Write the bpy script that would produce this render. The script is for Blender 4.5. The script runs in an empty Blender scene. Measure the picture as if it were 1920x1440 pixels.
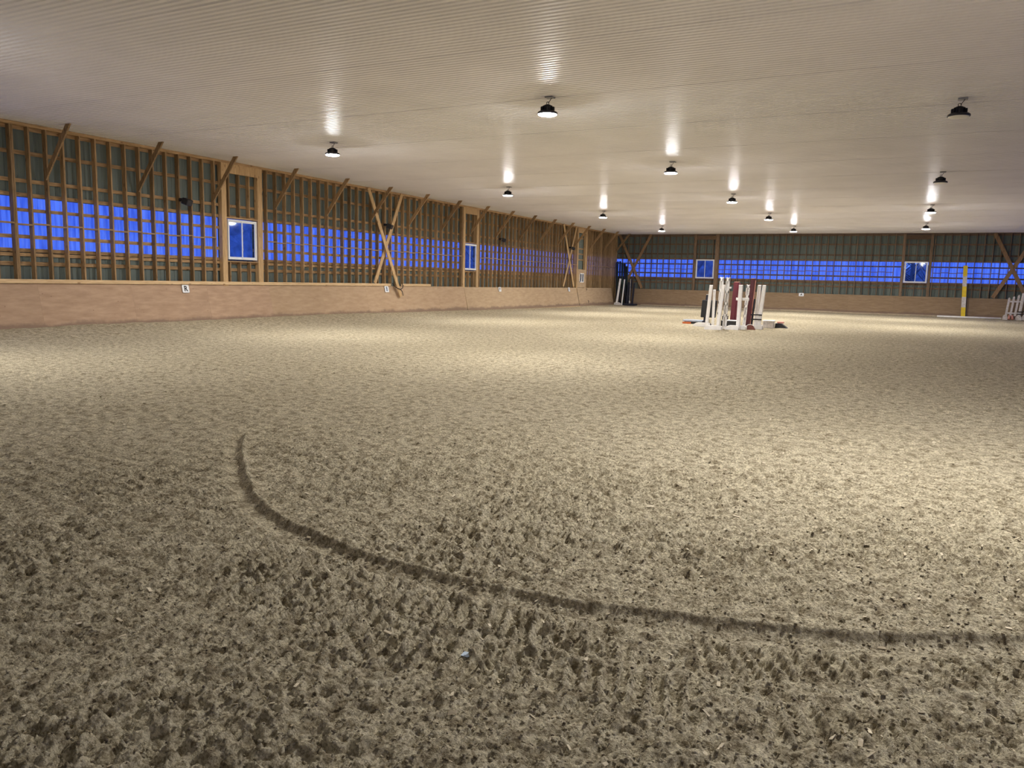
import bpy, math, random
import numpy as np
from mathutils import Vector, Matrix
random.seed(7)
S = bpy.context.scene
COL = S.collection
ZB = 1.2                       # height of the kickboard rail above the sand
H = ZB + 3.5435                # ceiling
L = 50.842                     # back wall stud faces
W = 24.3                       # arena width
SP = 0.4064                    # stud spacing
Y0 = 10.6477
X0 = 10.8161
YR = -6.0                      # rear end of the hall

# ------------------------------------------------------------------ helpers
def nodes(name):
    m = bpy.data.materials.new(name); m.use_nodes = True
    nt = m.node_tree
    b = nt.nodes['Principled BSDF']
    return m, nt, b
def N(nt, t, **k):
    n = nt.nodes.new(t)
    for a, v in k.items():
        if a.startswith('i_'):
            n.inputs[a[2:].replace('_', ' ')].default_value = v
        else:
            setattr(n, a, v)
    return n
def plain(name, col, rough=0.6, metal=0.0, var=0.12, scale=6.0, bump=0.0, spec=0.5):
    m, nt, b = nodes(name)
    b.inputs['Roughness'].default_value = rough
    b.inputs['Metallic'].default_value = metal
    b.inputs['Specular IOR Level'].default_value = spec
    tc = N(nt, 'ShaderNodeTexCoord')
    no = N(nt, 'ShaderNodeTexNoise'); no.inputs['Scale'].default_value = scale; no.inputs['Detail'].default_value = 5
    nt.links.new(tc.outputs['Object'], no.inputs['Vector'])
    rp = N(nt, 'ShaderNodeValToRGB')
    rp.color_ramp.elements[0].position = .3; rp.color_ramp.elements[1].position = .7
    rp.color_ramp.elements[0].color = (*[c*(1-var) for c in col], 1)
    rp.color_ramp.elements[1].color = (*[min(1, c*(1+var)) for c in col], 1)
    nt.links.new(no.outputs['Fac'], rp.inputs['Fac'])
    nt.links.new(rp.outputs['Color'], b.inputs['Base Color'])
    if bump:
        bp = N(nt, 'ShaderNodeBump'); bp.inputs['Strength'].default_value = bump; bp.inputs['Distance'].default_value = .01
        nt.links.new(no.outputs['Fac'], bp.inputs['Height']); nt.links.new(bp.outputs['Normal'], b.inputs['Normal'])
    return m
def wood(name, c1, c2, axis=2, rough=0.75, knots=True, rnd=0.35, stretch=14.0, scale=3.0):
    """lumber: grain drawn out along one object axis, dark knots, tone changing from board to board"""
    m, nt, b = nodes(name)
    b.inputs['Roughness'].default_value = rough
    b.inputs['Specular IOR Level'].default_value = .25
    tc = N(nt, 'ShaderNodeTexCoord'); oi = N(nt, 'ShaderNodeObjectInfo')
    mp = N(nt, 'ShaderNodeMapping')
    sc = [stretch]*3; sc[axis] = 1.0
    mp.inputs['Scale'].default_value = sc
    off = N(nt, 'ShaderNodeVectorMath', operation='SCALE'); off.inputs[0].default_value = (37, 53, 71)
    nt.links.new(oi.outputs['Random'], off.inputs['Scale'])
    nt.links.new(off.outputs[0], mp.inputs['Location'])
    nt.links.new(tc.outputs['Object'], mp.inputs['Vector'])
    no = N(nt, 'ShaderNodeTexNoise'); no.inputs['Scale'].default_value = scale; no.inputs['Detail'].default_value = 6; no.inputs['Roughness'].default_value = .6
    nt.links.new(mp.outputs[0], no.inputs['Vector'])
    rp = N(nt, 'ShaderNodeValToRGB'); rp.color_ramp.elements[0].position = .32; rp.color_ramp.elements[1].position = .68
    rp.color_ramp.elements[0].color = (*c1, 1); rp.color_ramp.elements[1].color = (*c2, 1)
    nt.links.new(no.outputs['Fac'], rp.inputs['Fac'])
    last = rp.outputs['Color']
    if knots:
        mk = N(nt, 'ShaderNodeMapping'); s2 = [9.0]*3; s2[axis] = 2.6; mk.inputs['Scale'].default_value = s2
        nt.links.new(off.outputs[0], mk.inputs['Location']); nt.links.new(tc.outputs['Object'], mk.inputs['Vector'])
        vo = N(nt, 'ShaderNodeTexVoronoi'); vo.inputs['Scale'].default_value = 1.0
        nt.links.new(mk.outputs[0], vo.inputs['Vector'])
        kr = N(nt, 'ShaderNodeValToRGB'); kr.color_ramp.elements[0].position = .05; kr.color_ramp.elements[1].position = .16
        kr.color_ramp.elements[0].color = (.35, .25, .2, 1); kr.color_ramp.elements[1].color = (1, 1, 1, 1)
        nt.links.new(vo.outputs['Distance'], kr.inputs['Fac'])
        mx = N(nt, 'ShaderNodeMix', data_type='RGBA', blend_type='MULTIPLY'); mx.inputs['Factor'].default_value = 1
        nt.links.new(last, mx.inputs[6]); nt.links.new(kr.outputs['Color'], mx.inputs[7]); last = mx.outputs[2]
    mr = N(nt, 'ShaderNodeMapRange'); mr.inputs['To Min'].default_value = 1-rnd; mr.inputs['To Max'].default_value = 1+rnd*.5
    nt.links.new(oi.outputs['Random'], mr.inputs['Value'])
    hs = N(nt, 'ShaderNodeHueSaturation'); nt.links.new(mr.outputs[0], hs.inputs['Value']); nt.links.new(last, hs.inputs['Color'])
    nt.links.new(hs.outputs['Color'], b.inputs['Base Color'])
    bp = N(nt, 'ShaderNodeBump'); bp.inputs['Strength'].default_value = .25; bp.inputs['Distance'].default_value = .004
    nt.links.new(no.outputs['Fac'], bp.inputs['Height']); nt.links.new(bp.outputs['Normal'], b.inputs['Normal'])
    return m
def emis(name, col, st):
    m, nt, b = nodes(name)
    b.inputs['Base Color'].default_value = (*col, 1)
    b.inputs['Emission Color'].default_value = (*col, 1); b.inputs['Emission Strength'].default_value = st
    return m

class MB:
    """collects boxes, tubes and lathes and links them as ONE mesh object"""
    def __init__(s): s.v = []; s.f = []; s.sm = []
    def quad(s, vs, fs, smooth=False):
        o = len(s.v); s.v += [tuple(v) for v in vs]; s.f += [tuple(i+o for i in f) for f in fs]; s.sm += [smooth]*len(fs)
    def box(s, x0, x1, y0, y1, z0, z1, M=None, bev=0.0):
        if bev:
            b = min(bev, (x1-x0)/3, (y1-y0)/3, (z1-z0)/3)
            def oct_(i, z):
                return [(x0+i, y0+b, z), (x0+b, y0+i, z), (x1-b, y0+i, z), (x1-i, y0+b, z), (x1-i, y1-b, z), (x1-b, y1-i, z), (x0+b, y1-i, z), (x0+i, y1-b, z)]
            def inner(z): return [(x0+b, y0+b, z)]*2+[(x1-b, y0+b, z)]*2+[(x1-b, y1-b, z)]*2+[(x0+b, y1-b, z)]*2
            rings = [inner(z0), oct_(0, z0+b), oct_(0, z1-b), inner(z1)]
            vs = [p for r in rings for p in r]
            fs = []
            for k in range(3):
                for i in range(8):
                    j = (i+1) % 8; fs.append((k*8+i, k*8+j, k*8+8+j, k*8+8+i))
            fs.append(tuple(range(7, -1, -1))); fs.append(tuple(range(24, 32)))
        else:
            vs = [(x, y, z) for z in (z0, z1) for y in (y0, y1) for x in (x0, x1)]
            fs = [(0, 2, 3, 1), (4, 5, 7, 6), (0, 1, 5, 4), (2, 6, 7, 3), (0, 4, 6, 2), (1, 3, 7, 5)]
        if M is not None: vs = [tuple(M @ Vector(v)) for v in vs]
        s.quad(vs, fs); return s
    def beam(s, a, b, w, t, up=(0, 0, 1), bev=0.0):
        """board from a to b, w wide across, t thick along the 'up' hint"""
        a = Vector(a); b = Vector(b); d = (b-a); l = d.length; d.normalize()
        u = Vector(up); u = (u-d*u.dot(d)).normalized(); r = u.cross(d)
        M = Matrix.Translation(a) @ Matrix((r, u, d)).transposed().to_4x4()
        return s.box(-w/2, w/2, -t/2, t/2, 0, l, M, bev)
    def tube(s, pts, rad, n=10, caps=True):
        pts = [Vector(p) for p in pts]; o = []; rads = rad if isinstance(rad, (list, tuple)) else [rad]*len(pts)
        prev = None
        for i, p in enumerate(pts):
            t = (pts[min(i+1, len(pts)-1)]-pts[max(i-1, 0)]).normalized()
            if prev is None:
                prev = t.orthogonal().normalized()
            u = (prev-t*prev.dot(t)).normalized(); prev = u; w = t.cross(u)
            o += [tuple(p+(u*math.cos(k*2*math.pi/n)+w*math.sin(k*2*math.pi/n))*rads[i]) for k in range(n)]
        fs = [(i*n+k, i*n+(k+1) % n, (i+1)*n+(k+1) % n, (i+1)*n+k) for i in range(len(pts)-1) for k in range(n)]
        s.quad(o, fs, True)
        if caps:
            b = len(s.v)-len(o); s.f += [tuple(b+k for k in range(n-1, -1, -1)), tuple(b+(len(pts)-1)*n+k for k in range(n))]; s.sm += [False]*2
        return s
    def lathe(s, prof, n=32, c=(0, 0, 0)):
        vs = [(c[0]+r*math.cos(k*2*math.pi/n), c[1]+r*math.sin(k*2*math.pi/n), c[2]+z) for r, z in prof for k in range(n)]
        fs = [(i*n+k, i*n+(k+1) % n, (i+1)*n+(k+1) % n, (i+1)*n+k) for i in range(len(prof)-1) for k in range(n)]
        s.quad(vs, fs, True); return s
    def prism(s, poly, t0, t1, plane='xz'):
        """extrude a closed outline; plane xz extrudes along y, yz along x, xy along z"""
        def P(a, b, t): return {'xz': (a, t, b), 'yz': (t, a, b), 'xy': (a, b, t)}[plane]
        n = len(poly); vs = [P(a, b, t0) for a, b in poly]+[P(a, b, t1) for a, b in poly]
        fs = [tuple(range(n)), tuple(range(2*n-1, n-1, -1))]+[(i, n+i, n+(i+1) % n, (i+1) % n) for i in range(n)]
        s.quad(vs, fs); return s
    def build(s, name, mat, parent=None, loc=(0, 0, 0), rotz=0):
        me = bpy.data.meshes.new(name); me.from_pydata(s.v, [], s.f)
        me.polygons.foreach_set('use_smooth', s.sm)
        me.materials.append(mat); me.update()
        import bmesh
        bm = bmesh.new(); bm.from_mesh(me)
        bmesh.ops.remove_doubles(bm, verts=bm.verts, dist=1e-6)
        bmesh.ops.recalc_face_normals(bm, faces=bm.faces); bm.to_mesh(me); bm.free()
        o = bpy.data.objects.new(name, me); COL.objects.link(o)
        o.location = loc; o.rotation_euler = (0, 0, rotz)
        if parent: o.parent = parent
        return o
def empty(name, loc=(0, 0, 0), rotz=0):
    o = bpy.data.objects.new(name, None); COL.objects.link(o); o.location = loc; o.rotation_euler = (0, 0, rotz)
    o.empty_display_size = .1
    return o
def tag(o, label=None, cat=None, group=None, kind=None):
    if label: o['label'] = label
    if cat: o['category'] = cat
    if group: o['group'] = group
    if kind: o['kind'] = kind
    return o
def inst(o, name, loc, parent=None, rotz=None):
    c = o.copy(); c.name = name; COL.objects.link(c); c.location = loc; c.parent = parent
    if rotz is not None: c.rotation_euler = (0, 0, rotz)
    return c
def copy_tree(o, parent=None):
    c = o.copy(); COL.objects.link(c); c.parent = parent
    for ch in list(o.children): copy_tree(ch, c)
    return c

# ------------------------------------------------------------------ materials
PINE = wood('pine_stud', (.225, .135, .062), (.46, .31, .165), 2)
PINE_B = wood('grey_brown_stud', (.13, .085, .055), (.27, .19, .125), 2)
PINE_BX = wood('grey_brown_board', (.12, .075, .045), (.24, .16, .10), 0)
PINE_Y = wood('pine_board_along', (.25, .15, .07), (.52, .345, .18), 1)
PINE_X = wood('pine_board_across', (.31, .165, .075), (.55, .33, .16), 0)
PINE_L = wood('pale_pine', (.42, .27, .13), (.66, .46, .25), 2, rnd=.15)
RAILW = wood('pale_pine_rail', (.55, .37, .20), (.78, .58, .34), 1, rnd=.1)
def plywood(name, c1, c2, along, dz=0.0):
    m = wood(name, c1, c2, along, stretch=5.0, scale=2.2, rnd=.05, knots=False)
    nt = m.node_tree; b = nt.nodes['Principled BSDF']
    src = b.inputs['Base Color'].links[0].from_socket
    tc = N(nt, 'ShaderNodeTexCoord')
    # scattered small knots, scuffs, and mud splashed along the foot of the board
    mp = N(nt, 'ShaderNodeMapping'); sc = [3.2]*3; mp.inputs['Scale'].default_value = sc
    nt.links.new(tc.outputs['Object'], mp.inputs['Vector'])
    vo = N(nt, 'ShaderNodeTexVoronoi'); vo.inputs['Scale'].default_value = 1.6; nt.links.new(mp.outputs[0], vo.inputs['Vector'])
    kr = N(nt, 'ShaderNodeValToRGB'); kr.color_ramp.elements[0].position = .03; kr.color_ramp.elements[1].position = .09
    kr.color_ramp.elements[0].color = (.6, .52, .5, 1); kr.color_ramp.elements[1].color = (1, 1, 1, 1)
    nt.links.new(vo.outputs['Distance'], kr.inputs['Fac'])
    mx = N(nt, 'ShaderNodeMix', data_type='RGBA', blend_type='MULTIPLY'); mx.inputs['Factor'].default_value = 1
    nt.links.new(src, mx.inputs[6]); nt.links.new(kr.outputs['Color'], mx.inputs[7])
    no = N(nt, 'ShaderNodeTexNoise'); no.inputs['Scale'].default_value = 1.3; no.inputs['Detail'].default_value = 7; no.inputs['Roughness'].default_value = .65
    nt.links.new(tc.outputs['Object'], no.inputs['Vector'])
    sx = N(nt, 'ShaderNodeSeparateXYZ'); nt.links.new(tc.outputs['Object'], sx.inputs[0])
    ad = N(nt, 'ShaderNodeMath', operation='MULTIPLY_ADD'); ad.inputs[1].default_value = -.35
    nt.links.new(no.outputs['Fac'], ad.inputs[0]); nt.links.new(sx.outputs['Z'], ad.inputs[2])
    dr = N(nt, 'ShaderNodeMapRange'); dr.inputs['From Min'].default_value = -.02+dz; dr.inputs['From Max'].default_value = .06+dz
    dr.inputs['To Min'].default_value = .75; dr.inputs['To Max'].default_value = 0
    nt.links.new(ad.outputs[0], dr.inputs['Value'])
    m2 = N(nt, 'ShaderNodeMix', data_type='RGBA'); nt.links.new(dr.outputs[0], m2.inputs['Factor'])
    nt.links.new(mx.outputs[2], m2.inputs[6]); m2.inputs[7].default_value = (.20, .135, .10, 1)
    nt.links.new(m2.outputs[2], b.inputs['Base Color'])
    return m
PLY_RED = plywood('weathered_plywood', (.37, .245, .16), (.48, .335, .225), 1, .02)
PLY_NEAR = plywood('tan_plywood_near', (.42, .29, .18), (.51, .37, .24), 1, .03)
PLY_TAN = plywood('tan_plywood', (.42, .30, .185), (.52, .385, .245), 1)
PLY_X = plywood('dimmed_back_plywood', (.25, .17, .10), (.33, .235, .145), 0)  # same tan plywood, its colour darkened for the weaker light at the back
def metalsheet(name, col, rough=.42):
    m, nt, b = nodes(name)
    b.inputs['Roughness'].default_value = rough; b.inputs['Specular IOR Level'].default_value = .06
    tc = N(nt, 'ShaderNodeTexCoord'); no = N(nt, 'ShaderNodeTexNoise'); no.inputs['Scale'].default_value = .8; no.inputs['Detail'].default_value = 6
    nt.links.new(tc.outputs['Object'], no.inputs['Vector'])
    rp = N(nt, 'ShaderNodeValToRGB'); rp.color_ramp.elements[0].color = (*[c*.88 for c in col], 1); rp.color_ramp.elements[1].color = (*[min(1, c*1.08) for c in col], 1)
    nt.links.new(no.outputs['Fac'], rp.inputs['Fac']); nt.links.new(rp.outputs['Color'], b.inputs['Base Color'])
    return m
SIDING = metalsheet('grey_green_steel', (.155, .185, .17), .5)
CEIL = metalsheet('white_liner_steel', (.86, .84, .84), .34)
BLACK = plain('black_plastic', (.012, .012, .015), .45)
BLACKM = plain('black_metal', (.02, .02, .028), .4, .3)
WHITEP = plain('white_paint', (.90, .89, .88), .5, var=.06, scale=9)
WHITED = plain('scuffed_white_paint', (.62, .58, .56), .6, var=.22, scale=14)
MAROON = plain('maroon_paint', (.095, .010, .018), .45, var=.15)
MAROON_D = plain('dull_maroon_paint', (.20, .06, .05), .6, var=.2)
YELLOW = plain('yellow_paint', (.78, .56, .01), .5, var=.08)
NAVY = plain('dark_navy', (.012, .014, .03), .6)
TEAL = plain('dark_green_paint', (.012, .03, .026), .6, var=.3)
GREYBLUE = plain('grey_blue_board', (.42, .47, .56), .6)
ORANGE = plain('orange_paint', (.55, .13, .03), .6)
PINKISH = plain('faded_red', (.58, .25, .20), .6)
CREAM = plain('cream_paint', (.62, .56, .42), .7)
GREYM = plain('grey_metal', (.25, .25, .27), .4, .5)
VINYL = plain('white_vinyl', (.78, .80, .82), .4, var=.03)
ROPE = plain('dark_rope', (.03, .022, .016), .8)
LENS = emis('lamp_lens_lit', (1.0, .98, .97), 215.0)
LENS_NEAR = emis('lamp_lens_bright', (1.0, .98, .97), 330.0)
LENS_DIM = emis('lamp_lens_dim', (1.0, .98, .97), 60.0)
LENS_OFF = plain('lamp_lens_unlit', (.85, .83, .74), .35, var=.04)
# translucent corrugated daylight panels
PANEL, nt, b = nodes('daylight_panel')
tr = N(nt, 'ShaderNodeBsdfTranslucent'); df = N(nt, 'ShaderNodeBsdfDiffuse'); ms = N(nt, 'ShaderNodeMixShader')
tc = N(nt, 'ShaderNodeTexCoord'); mp = N(nt, 'ShaderNodeMapping'); mp.inputs['Scale'].default_value = (6.5, 6.5, .5)
no = N(nt, 'ShaderNodeTexNoise'); no.inputs['Scale'].default_value = 1.6; no.inputs['Detail'].default_value = 5
nt.links.new(tc.outputs['Object'], mp.inputs['Vector']); nt.links.new(mp.outputs[0], no.inputs['Vector'])
rp = N(nt, 'ShaderNodeValToRGB'); rp.color_ramp.elements[0].position = .36; rp.color_ramp.elements[1].position = .62
rp.color_ramp.elements[0].color = (.36, .45, .72, 1); rp.color_ramp.elements[1].color = (.98, .96, 1, 1)
nt.links.new(no.outputs['Fac'], rp.inputs['Fac']); nt.links.new(rp.outputs['Color'], tr.inputs['Color'])
df.inputs['Color'].default_value = (.30, .36, .5, 1); ms.inputs['Fac'].default_value = .12
nt.links.new(tr.outputs[0], ms.inputs[1]); nt.links.new(df.outputs[0], ms.inputs[2])
nt.links.new(ms.outputs[0], nt.nodes['Material Output'].inputs['Surface'])
# window glass
GLASS, nt, b = nodes('window_glass')
tp = N(nt, 'ShaderNodeBsdfTransparent'); tp.inputs['Color'].default_value = (.80, .86, .92, 1)
gl = N(nt, 'ShaderNodeBsdfGlossy'); gl.inputs['Roughness'].default_value = .03
lw = N(nt, 'ShaderNodeLayerWeight'); pw = N(nt, 'ShaderNodeMath', operation='POWER'); pw.inputs[1].default_value = 4.0; nt.links.new(lw.outputs['Facing'], pw.inputs[0])
fr = N(nt, 'ShaderNodeMapRange'); fr.inputs['To Min'].default_value = .04; fr.inputs['To Max'].default_value = .85; nt.links.new(pw.outputs[0], fr.inputs['Value']); ms = N(nt, 'ShaderNodeMixShader')
nt.links.new(fr.outputs[0], ms.inputs[0]); nt.links.new(tp.outputs[0], ms.inputs[1]); nt.links.new(gl.outputs[0], ms.inputs[2])
nt.links.new(ms.outputs[0], nt.nodes['Material Output'].inputs['Surface'])

# sand
SAND, nt, b = nodes('arena_sand')
b.inputs['Roughness'].default_value = .95; b.inputs['Specular IOR Level'].default_value = .12
tc = N(nt, 'ShaderNodeTexCoord')
def noise(sc, det=4, rough=.6, vec=None):
    n = N(nt, 'ShaderNodeTexNoise'); n.inputs['Scale'].default_value = sc; n.inputs['Detail'].default_value = det; n.inputs['Roughness'].default_value = rough
    nt.links.new(vec or tc.outputs['Object'], n.inputs['Vector']); return n
n1 = noise(.25, 4); n2 = noise(11, 6, .7); n3 = noise(60, 4, .7)
r1 = N(nt, 'ShaderNodeValToRGB'); r1.color_ramp.elements[0].position = .3; r1.color_ramp.elements[1].position = .7
r1.color_ramp.elements[0].color = (.68, .60, .43, 1); r1.color_ramp.elements[1].color = (.74, .66, .485, 1)
nt.links.new(n1.outputs['Fac'], r1.inputs['Fac'])
r2 = N(nt, 'ShaderNodeValToRGB'); r2.color_ramp.elements[0].position = .38; r2.color_ramp.elements[1].position = .56
r2.color_ramp.elements[0].color = (.47, .43, .37, 1); r2.color_ramp.elements[1].color = (1.08, 1.08, 1.06, 1)
nt.links.new(n2.outputs['Fac'], r2.inputs['Fac'])
mx = N(nt, 'ShaderNodeMix', data_type='RGBA', blend_type='MULTIPLY'); mx.inputs['Factor'].default_value = .9
nt.links.new(r1.outputs['Color'], mx.inputs[6]); nt.links.new(r2.outputs['Color'], mx.inputs[7])
r3 = N(nt, 'ShaderNodeValToRGB'); r3.color_ramp.elements[0].position = .42; r3.color_ramp.elements[1].position = .54
r3.color_ramp.elements[0].color = (.45, .41, .35, 1); r3.color_ramp.elements[1].color = (1.15, 1.15, 1.14, 1)
nt.links.new(n3.outputs['Fac'], r3.inputs['Fac'])
mx2 = N(nt, 'ShaderNodeMix', data_type='RGBA', blend_type='MULTIPLY'); mx2.inputs['Factor'].default_value = .8
nt.links.new(mx.outputs[2], mx2.inputs[6]); nt.links.new(r3.outputs['Color'], mx2.inputs[7])
nt.links.new(mx2.outputs[2], b.inputs['Base Color'])
nb = noise(55, 6, .82); nb2 = noise(18, 5, .7)
ad = N(nt, 'ShaderNodeMath', operation='MULTIPLY_ADD'); ad.inputs[1].default_value = 2.0
nt.links.new(nb2.outputs['Fac'], ad.inputs[0]); nt.links.new(nb.outputs['Fac'], ad.inputs[2])
bp = N(nt, 'ShaderNodeBump'); bp.inputs['Strength'].default_value = 1.0; bp.inputs['Distance'].default_value = .024
nt.links.new(ad.outputs[0], bp.inputs['Height']); nt.links.new(bp.outputs['Normal'], b.inputs['Normal'])
CHIP = wood('wood_chip', (.42, .34, .22), (.75, .66, .48), 0, knots=False)

# ------------------------------------------------------------------ sand surface
def vnoise(x, y, s, seed):
    X = x/s; Y = y/s; xi = np.floor(X).astype(np.int64); yi = np.floor(Y).astype(np.int64)
    fx = X-xi; fy = Y-yi; fx = fx*fx*(3-2*fx); fy = fy*fy*(3-2*fy)
    def h(a, b):
        n = (a*374761393+b*668265263+seed*974634777) & 0x7fffffff
        n = ((n ^ (n >> 13))*1274126177) & 0x7fffffff
        return ((n ^ (n >> 16)) & 0xffff)/65535.0
    a = h(xi, yi); b_ = h(xi+1, yi); c = h(xi, yi+1); d = h(xi+1, yi+1)
    return (a+(b_-a)*fx)*(1-fy)+(c+(d-c)*fx)*fy
RUT = np.array([(12.35, 5.75), (12.72, 5.19), (13.12, 4.76), (13.49, 4.41), (13.82, 4.12), (14.25, 3.78), (14.63, 3.55), (14.95, 3.4), (15.29, 3.3), (15.74, 3.2), (16.2, 3.17), (16.56, 3.17),
                (16.96, 3.21), (17.2, 3.26), (17.55, 3.32), (17.87, 3.41), (18.1, 3.49), (18.38, 3.63), (18.69, 3.79), (19.1, 4.05), (19.6, 4.5), (20.0, 5.0)])
def smoothstep(a, b_, x):
    t = np.clip((x-a)/(b_-a), 0, 1); return t*t*(3-2*t)
def ground(x, y):
    z = (vnoise(x, y, 4.0, 1)-.5)*.03+(vnoise(x, y, 1.3, 2)-.5)*.022
    # banked up against the left boards
    hb = np.interp(y, [5, 10, 13.7, 17, 22, 30, 42, 50], [.08, .083, .12, .127, .132, .066, -.01, .0])
    z = z+hb*(1-smoothstep(.3, 2.6, x))
    wall = np.minimum(np.minimum(x-.1, L-y), W-x)
    z = z+.03*(1-smoothstep(.3, 1.0, wall))
    dist = np.hypot(x-18.2, y)
    rough = np.clip(1.25-.0*dist, .6, 1.3)
    ww = (1-smoothstep(9, 24, dist))            # clods fade where the grid is too coarse to carry them
    wn = (1-smoothstep(4.5, 9, dist))
    # rut distances
    d = np.full(x.shape, 9.0); sg = np.zeros(x.shape); t = np.zeros(x.shape)
    m = (x > 11) & (x < 21) & (y > 1.2) & (y < 7)
    xm = x[m]; ym = y[m]; dm = np.full(xm.shape, 9.0); sm = np.zeros(xm.shape); tm = np.zeros(xm.shape); acc = 0
    for i in range(len(RUT)-1):
        a = RUT[i]; b_ = RUT[i+1]; e = b_-a; le = np.hypot(*e); e = e/le
        u = np.clip((xm-a[0])*e[0]+(ym-a[1])*e[1], 0, le)
        qx = xm-a[0]-u*e[0]; qy = ym-a[1]-u*e[1]; dd = np.hypot(qx, qy)
        k = dd < dm; side = np.sign(e[0]*qy-e[1]*qx)
        dm[k] = dd[k]; sm[k] = (side*dd)[k]; tm[k] = (acc+u)[k]; acc += le
    d[m] = dm; sg[m] = sm; t[m] = tm
    tot = acc
    sg = sg+(vnoise(x, y, .4, 31)-.5)*.02+(vnoise(x, y, .06, 32)-.5)*.009
    fade = smoothstep(.0, .8, t)*(1-smoothstep(tot-1.0, tot-.2, t))
    inrut = np.exp(-((sg+.06)/.055)**2)*fade*(np.abs(sg) < .3)
    calm = 1-.75*inrut
    near_rut = 1-.7*np.exp(-((sg-.035)/.06)**2)*fade
    hoof = vnoise(x, y, .23, 5); c1 = vnoise(x, y, .075, 6); c2 = vnoise(x+.3, y-.2, .034, 7); c3 = vnoise(x, y, .017, 8)
    patch = .45+.95*smoothstep(.3, .8, vnoise(x, y, .7, 9))
    clod = smoothstep(.62, .78, vnoise(x, y, .040, 12))*.010+smoothstep(.62, .78, vnoise(x, y, .022, 13))*.007
    pit = -smoothstep(.62, .80, vnoise(x, y, .050, 14))*.013-smoothstep(.62, .8, vnoise(x, y, .026, 15))*.008
    wh = 1-smoothstep(16, 45, dist); w2 = 1-smoothstep(11, 28, dist)
    h2 = vnoise(x, y, .14, 16)
    n_ = vnoise(x, y, .052, 17); crev = -(1-smoothstep(0, .10, np.abs(n_-.5)))*.010*smoothstep(.42, .6, vnoise(x, y, .09, 18))
    n_ = vnoise(x, y, .028, 19); crev = crev-(1-smoothstep(0, .12, np.abs(n_-.5)))*.006*smoothstep(.4, .6, vnoise(x, y, .06, 20))
    z = z+(wh*(hoof-.5)*.022+w2*(h2-.5)*.014+ww*(c1-.5)*.012*patch)*calm*near_rut
    z = z+wn*1.25*((c2-.5)*.012*patch+(c3-.5)*.011+(clod+pit)*1.15*patch+crev)*calm*near_rut
    # the rut: sharp berm on the far side, flattened track on the near side
    z = z+fade*(.034*np.exp(-((sg-.026)/.020)**2)-.027*inrut)
    # tyre lug marks beside it
    for lo, hi, tlo, thi, tilt in ((-.42, -.16, 2.2, 7.6, .25), (-.80, -.50, 2.4, 7.2, .1)):
        win = smoothstep(lo-.03, lo+.03, sg)*(1-smoothstep(hi-.03, hi+.03, sg))*smoothstep(tlo, tlo+.4, t)*(1-smoothstep(thi-.6, thi, t))
        win = win*smoothstep(.2, .42, vnoise(x, y, .3, 21))*(np.abs(sg) < 1)
        ph = (t+tilt*sg)/.067
        z = z+win*.024*(np.clip(np.cos(2*np.pi*ph), -.2, 1)-.4)
    # drag-harrow lines
    z = z+ww*.006*np.cos(2*np.pi*(x*.35+y*.94+.25*vnoise(x, y, 2.0, 33)*4)/.19)*smoothstep(.45, .7, vnoise(x, y, 2.6, 34))*calm
    return z
xs = np.concatenate([np.arange(-.1, 10, .05), np.arange(10, 12.6, .025), np.arange(12.6, 15, .012), np.arange(15, 19, .0075), np.arange(19, 20, .012), np.arange(20, W+.11, .03)])
ys = [YR]
while ys[-1] < .6: ys.append(ys[-1]+.12)
while ys[-1] < 3.8: ys.append(ys[-1]+.0075)
while ys[-1] < 4.6: ys.append(ys[-1]+.011)
while ys[-1] < L+.1: ys.append(ys[-1]+max(.0115, .0027*ys[-1]))
ys = np.array(ys)
GX, GY = np.meshgrid(xs, ys); GZ = ground(GX, GY)
nx, ny = len(xs), len(ys)
me = bpy.data.meshes.new('floor')
me.vertices.add(nx*ny); me.vertices.foreach_set('co', np.stack([GX, GY, GZ], -1).astype(np.float32).ravel())
ii = (np.arange(ny-1)[:, None]*nx+np.arange(nx-1)[None, :]).ravel()
q = np.stack([ii, ii+1, ii+nx+1, ii+nx], -1).astype(np.int32)
me.loops.add(q.size); me.loops.foreach_set('vertex_index', q.ravel())
me.polygons.add(len(q)); me.polygons.foreach_set('loop_start', np.arange(0, q.size, 4, dtype=np.int32))
me.polygons.foreach_set('use_smooth', np.ones(len(q), bool))
me.update(calc_edges=True); me.materials.append(SAND)
fl = bpy.data.objects.new('floor', me); COL.objects.link(fl); tag(fl, 'brown sand arena footing with clods, tyre marks and a curved rut', kind='structure')
def gh(x, y): return float(ground(np.array([[x]], float), np.array([[y]], float))[0, 0])

# pale wood chips mixed in the sand
rng = np.random.default_rng(3)
cb = MB()
def chip(x, y, s):
    z = gh_c[len(cb_idx)]; cb_idx.append(0)
    a = rng.uniform(0, 6.28); M = Matrix.Translation((x, y, z+s*.15)) @ Matrix.Rotation(a, 4, 'Z') @ Matrix.Rotation(rng.normal(0, .35), 4, 'X') @ Matrix.Rotation(rng.normal(0, .3), 4, 'Y')
    l = s*rng.uniform(.8, 2.0); w = s*rng.uniform(.35, .8)
    cb.box(-l/2, l/2, -w/2, w/2, -.0012, .0012, M)
cb_idx = []
px = np.concatenate([rng.uniform(13, 21, 1500), rng.uniform(8, 24, 1500), rng.uniform(2, 24, 1500)])
py = np.concatenate([rng.uniform(1.4, 5.5, 1500), rng.uniform(4, 12, 1500), rng.uniform(8, 26, 1500)])
gh_c = ground(px[:, None], py[:, None])[:, 0]
for i in range(len(px)):
    chip(px[i], py[i], rng.choice([.009, .013, .02])*(1 if i < 1500 else 1.3))
ch = cb.build('wood_chips', CHIP); tag(ch, 'small pale wood chips scattered all over the sand', 'wood chips', kind='stuff')
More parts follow.
